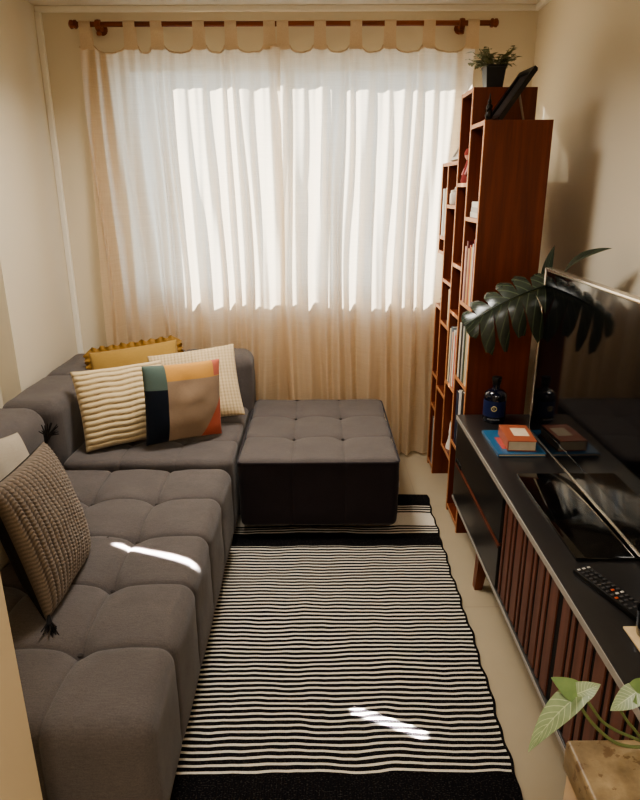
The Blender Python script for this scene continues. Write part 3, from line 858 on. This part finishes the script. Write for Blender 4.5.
for k, (a, b) in enumerate(((.885, 1.418), (1.422, 1.952))):
    dr = obj('door', nb(box, CX0+.012, CX0+.024, a, b, CZ0+.024, CZ1-.029), M['recess'], TC, False)
    y = b-.006; i = k
    while y > a+.014:
        w = (.048, .020, .044, .024, .052, .018)[i % 6]
        y0_ = max(a+.003, y-w)
        obj('slat', nb(box, CX0+.0075, CX0+.013, y0_, y, CZ0+.026, CZ1-.031, .0015, 1), M['slatwood'], dr, False)
        y -= w+(.016, .018, .015, .019)[i % 4]; i += 1
for y in (CY1-.43, CY0+.30):
    for sx, x in ((1, CX0+.055), (-1, CX1-.06)):
        bm = bmesh.new()
        A = [(x-.026, y-.026), (x+.026, y-.026), (x+.026, y+.026), (x-.026, y+.026)]
        B = [(x-.016-.018*sx, y-.016), (x+.016-.018*sx, y-.016), (x+.016-.018*sx, y+.02), (x-.016-.018*sx, y+.02)]
        VA = [bm.verts.new((*p, CZ0+.001)) for p in A]; VB = [bm.verts.new((*p, 0.0)) for p in B]
        for i in range(4): bm.faces.new((VA[i], VA[(i+1) % 4], VB[(i+1) % 4], VB[i]))
        bm.faces.new(VA); bm.faces.new(VB[::-1])
        obj('leg', bm, M['legwood'], TC, False)

# ------------------------------------------------------------------ television
TX, TY0, TY1, TZ0, TZ1 = .879, 1.27, 2.485, .640, 1.308
TV = thing('television', 'large flat black television with a slim champagne frame on the console', 'television', (.9, 1.88, CZ1))
bm = bmesh.new(); fr = .011
box(bm, TX-.002, TX+.028, TY0, TY0+fr, TZ0, TZ1, .002); box(bm, TX-.002, TX+.028, TY1-fr, TY1, TZ0, TZ1, .002)
box(bm, TX-.002, TX+.028, TY0+fr, TY1-fr, TZ1-fr, TZ1, .002); box(bm, TX-.004, TX+.028, TY0+fr, TY1-fr, TZ0, TZ0+.006, .0015)
obj('frame', bm, M['tvframe'], TV)
obj('bezel', nb(box, TX, TX+.02, TY0+fr, TY1-fr, TZ0+.006, TZ0+.066), M['gloss'], TV, False)
sb = bmesh.new(); box(sb, TX+.002, TX+.02, TY0+fr, TY1-fr, TZ0+.066, TZ1-fr)
obj('screen', sb, M['screen'], TV, False)
obj('back_cover', nb(box, TX+.020, TX+.062, TY0+.05, TY1-.05, TZ0+.03, TZ1-.05, .02), M['tvback'], TV)
st = obj('stand_base', nb(box, .706, .935, 1.52, 2.07, CZ1+.0003, CZ1+.011, .004), M['gloss'], TV)
obj('stand_neck', nb(box, TX+.004, TX+.045, 1.74, 1.85, CZ1+.010, TZ0+.05, .006), M['gloss'], TV)

# ------------------------------------------------------------------ things on the console
Z = CZ1
bt = thing('bottle', 'dark blue glass bottle with a black stopper at the far end of the console', 'bottle', (.775, 2.640, Z+.0005))
navy = plain('navy_glass', srgb(10, 14, 34), .08, coat=.6, grain=.02)
obj('glass_body', nb(lathe, [(0, 0), (.044, 0), (.049, .006), (.049, .118), (.046, .130), (.034, .142), (.017, .149), (.0155, .153), (.0155, .166), (0, .167)], 36), navy, bt, world=False)
obj('cap', nb(lathe, [(0, .167), (.017, .167), (.018, .170), (.018, .178), (.020, .180), (.021, .197), (.019, .202), (0, .203)], 28), plain('black_stopper', srgb(14, 12, 14), .35), bt, world=False)
lb = bmesh.new()
def lab_(u, v): a = pi*1.0+pi*.95*(u-.2); return (.0494*cos(a), .0494*sin(a), .03+.072*v)
grid(lb, 24, 3, lab_); lo = obj('bottle_label', lb, plain('deep_blue_label', srgb(22, 34, 78), .5), bt, world=False)
em = bmesh.new(); ea = RAD(252)
ring = []
for k in range(25):
    a = 2*pi*k/24; da = .0105*cos(a)/.050; ring.append((.0504*cos(ea+da), .0504*sin(ea+da), .070+.0105*sin(a)))
tube(em, ring, .0018, 6, False)
lathe(em, [(0, -.0035), (.0025, -.0025), (.0035, 0), (.0025, .0025), (0, .0035)], 10, (.0495*cos(ea), .0495*sin(ea), .070))
obj('emblem', em, plain('pale_gold_print', srgb(206, 190, 140), .4), lo, world=False, label='round pale gold emblem')
wb = bmesh.new()
for k in range(7):
    a = RAD(225+9*k); box(wb, .0496*cos(a)-.0022, .0496*cos(a)+.0022, .0496*sin(a)-.0022, .0496*sin(a)+.0022, .0165+.001*(k % 2), .0225)
obj('print_line', wb, plain('grey_print', srgb(150, 150, 150), .5), bt, False, world=False)

def flat_book(name, label, corners_rot, w, d, t, loc, cover, title=None, art=None):
    o = thing(name, label, 'book', loc, (0, 0, corners_rot))
    k = .003
    bm = bmesh.new(); box(bm, 0, w, 0, d, 0, k, .001, 1); box(bm, 0, w, 0, d, t-k, t, .001, 1); box(bm, 0, k, 0, d, k, t-k)
    c = obj('cover', bm, cover, o, False, world=False)
    obj('pages', nb(box, k, w-.004, .004, d-.004, k, t-k), M['paper'], o, False, world=False)
    return o, c
b1, c1 = flat_book('book', 'large thin bright blue book lying under the orange book on the console', RAD(0), .185, .255, .013, (.686, 2.236, Z+.0005), plain('blue_book_cover', srgb(48, 96, 132), .3))
obj('cover_art', nb(box, .03, .085, .05, .17, .0131, .0136), plain('coral_cover_art', srgb(176, 84, 80), .35), c1, False, world=False, label='coral printed patch on the blue cover')
b2, c2 = flat_book('book', 'small thick orange-brown book with a cream cover label, on top of the blue book', RAD(-4), .110, .180, .042, (.728, 2.262, Z+.0145), plain('orange_book_cover', srgb(164, 92, 66), .45))
tl = obj('title_label', nb(box, .034, .094, .055, .140, .0421, .0428), plain('cream_title_label', srgb(220, 200, 172), .7), c2, False, world=False, label='cream rectangular cover label')

rm = thing('remote_control', 'black remote control with small coloured buttons lying on the console', 'remote control', (.737, 1.362, Z+.0005), (0, 0, RAD(20)))
bm = nb(box, -.026, .026, -.115, .115, 0, .017, .006)
obj('case', bm, M['black_plastic'], rm, world=False)
wht = plain('light_grey_button', srgb(196, 192, 186), .5); dk = plain('dark_grey_button', srgb(74, 72, 72), .5); rd = plain('orange_red_button', srgb(206, 92, 52), .5)
for j in range(13):
    for i in range(3):
        if j in (4, 11) and i == 1: continue
        m = wht if (j == 0 or (j == 8 and i > 0)) else rd if (j, i) in ((7, 1), (9, 0)) else dk
        x = -.016+.016*i; y = .102-.0145*j
        obj('button', nb(box, x-.0046, x+.0046, y-.0032, y+.0032, .0165, .0192, .001, 1), m, rm, False, world=False)
lg = bmesh.new()
for k in range(6): box(lg, -.013+.0045*k, -.0102+.0045*k, -.103, -.099+.001*(k % 3), .0168, .0174)
obj('printed_mark', lg, wht, rm, False, world=False)
co = obj('coaster', nb(box, .708, .815, 1.140, 1.240, Z+.0003, Z+.006, .002), plain('pale_wood_coaster', srgb(214, 190, 150), .6), None)
tag(co, 'pale wooden square coaster on the near part of the console', 'coaster')
gl = thing('cup', 'dark glazed cup standing on the pale coaster', 'cup', (.752, 1.205, Z+.0065))
obj('bowl', nb(lathe, [(0, 0), (.024, 0), (.027, .003), (.032, .03), (.034, .062), (.0345, .066), (.0325, .066), (.030, .03), (.024, .006), (0, .005)], 30), plain('dark_glaze', srgb(30, 30, 34), .12, coat=.4), gl, world=False)
obj('handle', nb(tube, [(.033, 0, .05), (.048, 0, .05), (.054, 0, .036), (.047, 0, .02), (.031, 0, .018)], .004, 8), plain('dark_glaze', srgb(30, 30, 34), .12), gl, world=False)

# ------------------------------------------------------------------ monstera behind the television
mp = thing('potted_monstera', 'monstera plant with split dark leaves rising behind the television', 'plant', (1.022, 2.60, Z+.0005))
obj('pot', nb(lathe, [(0, 0), (.042, 0), (.046, .004), (.056, .10), (.059, .105), (.059, .118), (.053, .118), (.051, .095), (0, .094)], 28), M['terracotta'], mp, world=False)
obj('soil', nb(lathe, [(0, .09), (.050, .09), (.050, .1), (0, .104)], 20), M['soil'], mp, world=False)
def mleaf(bm, L, W, cuts, droop, fold, seed=0):
    """monstera blade in local XY: midrib along +X, heart outline, deep cuts between the side lobes"""
    lay = bm.loops.layers.uv.verify(); rnd = random.Random(seed)
    for s in (-1, 1):
        # side lobes: each is a curved strip from the midrib outward
        nl = cuts
        for k in range(nl):
            a0 = k/nl; a1 = (k+1)/nl
            def P(u, v, a0=a0, a1=a1, s=s, k=k):
                t = a0+(a1-a0)*v                            # position along the midrib
                inner = min(1, u*2.4)                         # joined near the rib, split outward
                gap = (.20+.10*sin(k*2.3+s))*max(0, (u-.16))
                tt = t if k == 0 and v < .5 else t
                tt = (a0+a1)/2+(tt-(a0+a1)/2)*(1-gap*1.6-.42*max(0, u-.78)/.22)
                wid = W*(1+.16*sin(k*1.9+s*.8))*(sin(pi*min(1, (.10+.86*tt)))**.62)*(1-.28*tt)
                x = L*tt*.97+wid*u*(.42*(tt-.15))+(-.10*L*u*(1-tt)**2)
                yv = s*wid*u
                fs = fold if s > 0 else -fold*.45
                z = -droop*L*(x/L)**2-fs*abs(yv)-1.5*abs(yv)**2/W*(fs if s > 0 else .25)*1.2+.006*sin(v*pi)*u
                return (x, yv, z)
            V = [[bm.verts.new(P(i/8, j/4)) for i in range(9)] for j in range(5)]
            for j in range(4):
                for i in range(8):
                    f = bm.faces.new((V[j][i], V[j][i+1], V[j+1][i+1], V[j+1][i]))
                    for l, (a, b) in zip(f.loops, ((i, j), (i+1, j), (i+1, j+1), (i, j+1))): l[lay].uv = (.5+s*.5*a/8, (k+b/4)/nl)
    pts = [(L*t, 0, -droop*L*t*t+.002) for t in [q/10 for q in range(11)]]
    tube(bm, pts, [.004*(1-.8*q/10) for q in range(11)], 6)
    bmesh.ops.remove_doubles(bm, verts=bm.verts[:], dist=.0006)
    return bm
def leaf_frame(base, tip_dir, up):
    x = Vector(tip_dir).normalized(); y = Vector(up).cross(x).normalized(); z = x.cross(y)
    m = Matrix((x, y, z)).transposed().to_4x4(); m.translation = Vector(base); return m
LV = [((.885, 2.47, 1.240), (-.95, -.10, -.24), (.24, -.42, .88), .335, .140, 6, .30, .48, 3)]
def stalk(e):
    s = Vector((1.02, 2.60, Z+.10)); e = Vector(e); m_ = (s+e)/2+Vector((.03, .03, .12))
    pts = [(s*(1-t)**2+m_*2*t*(1-t)+e*t*t) for t in [q/10 for q in range(11)]]
    obj('petiole', nb(tube, pts, .0045, 8), plain('dark_green_petiole', srgb(70, 84, 56), .5), mp)
for b, d, up, L, W, cuts, dr, fo, sd in LV:
    bm = nb(mleaf, L, W, cuts, dr, fo, sd); bm.transform(leaf_frame(b, d, up))
    obj('leaf', bm, M['monstera'], mp, angle=0); stalk(b)
# ------------------------------------------------------------------ stone block in the foreground with the trailing pothos
bk = thing('stone_block_table', 'beige travertine block table in the bottom right foreground', 'table', (.52, .51, 0))
obj('table_top', nb(box, .352, .76, .30, .712, .80, .85, .006, 3), M['travertine'], bk)
obj('pedestal', nb(box, .358, .754, .306, .706, 0.0, .7995, .003), M['stoneside'], bk)
ph = thing('potted_pothos', 'pale green trailing pothos plant on the travertine block table', 'plant', (.585, .625, .8505))
obj('pot', nb(lathe, [(0, 0), (.05, 0), (.056, .006), (.068, .095), (.072, .1), (.072, .115), (.064, .115), (.061, .09), (0, .088)], 30), plain('white_glazed_pot', srgb(214, 208, 196), .3), ph, world=False)
obj('soil', nb(lathe, [(0, .085), (.06, .085), (.06, .096), (0, .1)], 20), M['soil'], ph, world=False)
def heart(bm, base, d, up, L, W, bend=.3, fold=.25, curl=0):
    """heart-shaped leaf: base notch, pointed tip"""
    d = Vector(d).normalized(); s = d.cross(Vector(up)).normalized(); n = s.cross(d)
    lay = bm.loops.layers.uv.verify(); nu, nv = 14, 10
    def P(u, q):
        w = W*.5*((sin(pi*min(1, u*.93+.07)**.62))**.85)*(1-.12*u)
        back = -.16*L*(1-u)**2*abs(q)**1.2
        x = u*L+back
        return Vector(base)+d*x-n*(bend*L*u*u)+s*(q*w)+n*(abs(q)*w*fold)+n*(curl*q*w)
    V = [[bm.verts.new(P(i/nu, j/nv*2-1)) for i in range(nu+1)] for j in range(nv+1)]
    for j in range(nv):
        for i in range(nu):
            f = bm.faces.new((V[j][i], V[j][i+1], V[j+1][i+1], V[j+1][i]))
            for l, (a, b) in zip(f.loops, ((i, j), (i+1, j), (i+1, j+1), (i, j+1))): l[lay].uv = (b/nv, a/nu)
    return bm
def curve(pts, n=24):
    """smooth Catmull-Rom run through points"""
    P = [Vector(p) for p in pts]; P = [P[0]*2-P[1]]+P+[P[-1]*2-P[-2]]; out = []
    for k in range(1, len(P)-2):
        a, b, c, d = P[k-1:k+3]
        m = max(2, n//(len(P)-3))
        for q in range(m):
            t = q/m; out.append(.5*((2*b)+(c-a)*t+(2*a-5*b+4*c-d)*t*t+(3*b-a-3*c+d)*t**3))
    out.append(P[-2]); return out
obj('vine', nb(tube, curve([(.585, .625, .945), (.545, .650, 1.005), (.510, .675, .965), (.478, .690, .872), (.455, .692, .8555), (.415, .692, .862), (.375, .690, .900), (.345, .686, .946)], 42), .0024, 8), M['stem'], ph)
obj('vine', nb(tube, curve([(.575, .640, .945), (.540, .665, .995), (.505, .690, .930), (.470, .697, .862), (.432, .700, .868), (.396, .698, .892), (.372, .694, .925), (.354, .690, .952)], 42), .0022, 8), M['stem'], ph)
obj('vine', nb(tube, curve([(.590, .630, .945), (.555, .665, .985), (.505, .692, .900), (.462, .696, .863), (.432, .690, .892), (.412, .686, .920), (.405, .684, .936)], 36), .0022, 8), M['stem'], ph)
obj('leaf', nb(heart, (.346, .687, .948), (-.78, -.30, -.40), (-.62, -.25, .70), .094, .041, .34, .30), M['pothos'], ph, angle=0)
obj('leaf', nb(heart, (.350, .690, .950), (-.82, .15, .50), (.2, -.8, .55), .042, .030, .10, .10), M['pothos_dark'], ph, angle=0)
obj('leaf', nb(heart, (.347, .690, .950), (.60, -.10, .40), (-.45, -.60, .35), .034, .028, .25, .10), M['pothos'], ph, angle=0)
obj('leaf', nb(heart, (.424, .684, .958), (-.80, -.25, -.45), (-.25, -.65, .60), .042, .030, .2, .12), M['pothos'], ph, angle=0)
obj('leaf', nb(heart, (.424, .684, .958), (.85, .10, -.05), (.0, -.75, .65), .050, .036, .3, .1), M['pothos_dark'], ph, angle=0)
obj('leaf', nb(heart, (.470, .675, .920), (.35, -.55, .50), (-.3, -.2, .9), .060, .048, .35, .12), M['pothos'], ph, angle=0)
for a, el, q in ((20, .5, 1), (80, .35, 0), (140, .6, 1), (220, .45, 0), (300, .55, 1)):
    a = RAD(a); b = Vector((.600+.02*cos(a), .61+.02*sin(a), .95)); e = b+Vector((cos(a)*.05, sin(a)*.03, .07))
    v = obj('vine', nb(tube, curve([b, (b+e)/2+Vector((0, 0, .015)), e], 10), .0026, 7), M['stem'], ph)
    obj('leaf', nb(heart, e, (cos(a), sin(a)*.5, .15), (0, 0, 1), .075, .058, .4, .12), M['pothos' if q else 'pothos_dark'], ph, angle=0)

# two plain young monstera leaves that show above the television
for b, d, up, L, W, bend, fold in (((.972, 2.728, 1.236), (0, -.22, 1), (-.9, -.4, .1), .142, .062, .10, .15),
                                   ((.975, 2.520, 1.285), (.05, -.72, .70), (-.75, .2, .6), .215, .085, .42, .35)):
    obj('leaf', nb(heart, b, d, up, L, W, bend, fold), M['monstera'], mp, angle=0); stalk(b)
# ------------------------------------------------------------------ light
def light(name, kind, loc, energy, color, direction=None, **k):
    l = bpy.data.lights.new(name, kind); l.energy = energy; l.color = color
    for a, v in k.items(): setattr(l, a, v)
    o = bpy.data.objects.new(name, l); COL.objects.link(o); o.location = loc
    if direction is not None: o.rotation_euler = Vector(direction).to_track_quat('-Z', 'Y').to_euler()
    return o
# sun from outside, high on the left
light('sun', 'SUN', (-4, 7, 4), 6.5, (1.0, .93, .82), (.66, -.46, -.29), angle=RAD(.6))
# fill lights added to brighten the room, overhead and behind the camera
light('ceiling_fill', 'AREA', (-.35, 2.60, 2.46), 9, (1.0, .95, .87), (0, 0, -1), size=.5, spread=RAD(150))
light('rear_fill', 'AREA', (0, -.6, 2.46), 10, (1.0, .94, .85), (0, 0, -1), size=.6)
# narrow lamps added under the ceiling to imitate sun streaks on seat and rug
def sliver(x, y, w, h, rz, e):
    o = light('streak_lamp', 'AREA', (x, y, 2.44), e, (1.0, .97, .92), None, shape='RECTANGLE', size=w, size_y=h, spread=RAD(1.0))
    o.rotation_euler = (0, 0, rz)
sliver(-.555, 1.875, .330, .009, RAD(-23.5), .8)
sliver(.215, 1.575, .235, .009, RAD(-25), .55)
w = bpy.data.worlds.new('sky'); SC.world = w; w.use_nodes = True
nt = w.node_tree; nt.nodes.clear()
out = nt.nodes.new('ShaderNodeOutputWorld'); bg = nt.nodes.new('ShaderNodeBackground')
tc = nt.nodes.new('ShaderNodeTexCoord'); sp = nt.nodes.new('ShaderNodeSeparateXYZ'); cr = nt.nodes.new('ShaderNodeValToRGB')
nt.links.new(tc.outputs['Generated'], sp.inputs[0])
mr = nt.nodes.new('ShaderNodeMath'); mr.operation = 'MULTIPLY_ADD'; mr.inputs[1].default_value = .5; mr.inputs[2].default_value = .5
nt.links.new(sp.outputs[2], mr.inputs[0]); nt.links.new(mr.outputs[0], cr.inputs[0])
cr.color_ramp.elements[0].position = .36; cr.color_ramp.elements[0].color = (.46, .50, .50, 1)
cr.color_ramp.elements[1].position = .60; cr.color_ramp.elements[1].color = (.66, .82, 1.0, 1)
nt.links.new(cr.outputs[0], bg.inputs[0]); bg.inputs[1].default_value = 1.2
nt.links.new(bg.outputs[0], out.inputs[0])

# ------------------------------------------------------------------ camera
cam = bpy.data.cameras.new('camera'); co_ = bpy.data.objects.new('camera', cam); COL.objects.link(co_)
cam.sensor_fit = 'HORIZONTAL'; cam.sensor_width = 36; cam.lens = 36*636.4/640; cam.clip_start = .02; cam.clip_end = 100
R_ = Vector((0.99998, -.00449, -.00422)); F_ = Vector((.00293, .94908, -.31504)).normalized()
R_ = (R_-F_*R_.dot(F_)).normalized(); U_ = R_.cross(F_)
m = Matrix((R_, U_, -F_)).transposed().to_4x4(); m.translation = (0, 0, 1.6); co_.matrix_world = m
SC.camera = co_
SC.view_settings.view_transform = 'AgX'; SC.view_settings.look = 'AgX - Medium High Contrast'
SC.view_settings.exposure = 1.7
SC.cycles.use_denoising = True
SC.cycles.max_bounces = 10; SC.cycles.diffuse_bounces = 6; SC.cycles.transparent_max_bounces = 16
SC.cycles.sample_clamp_indirect = 6
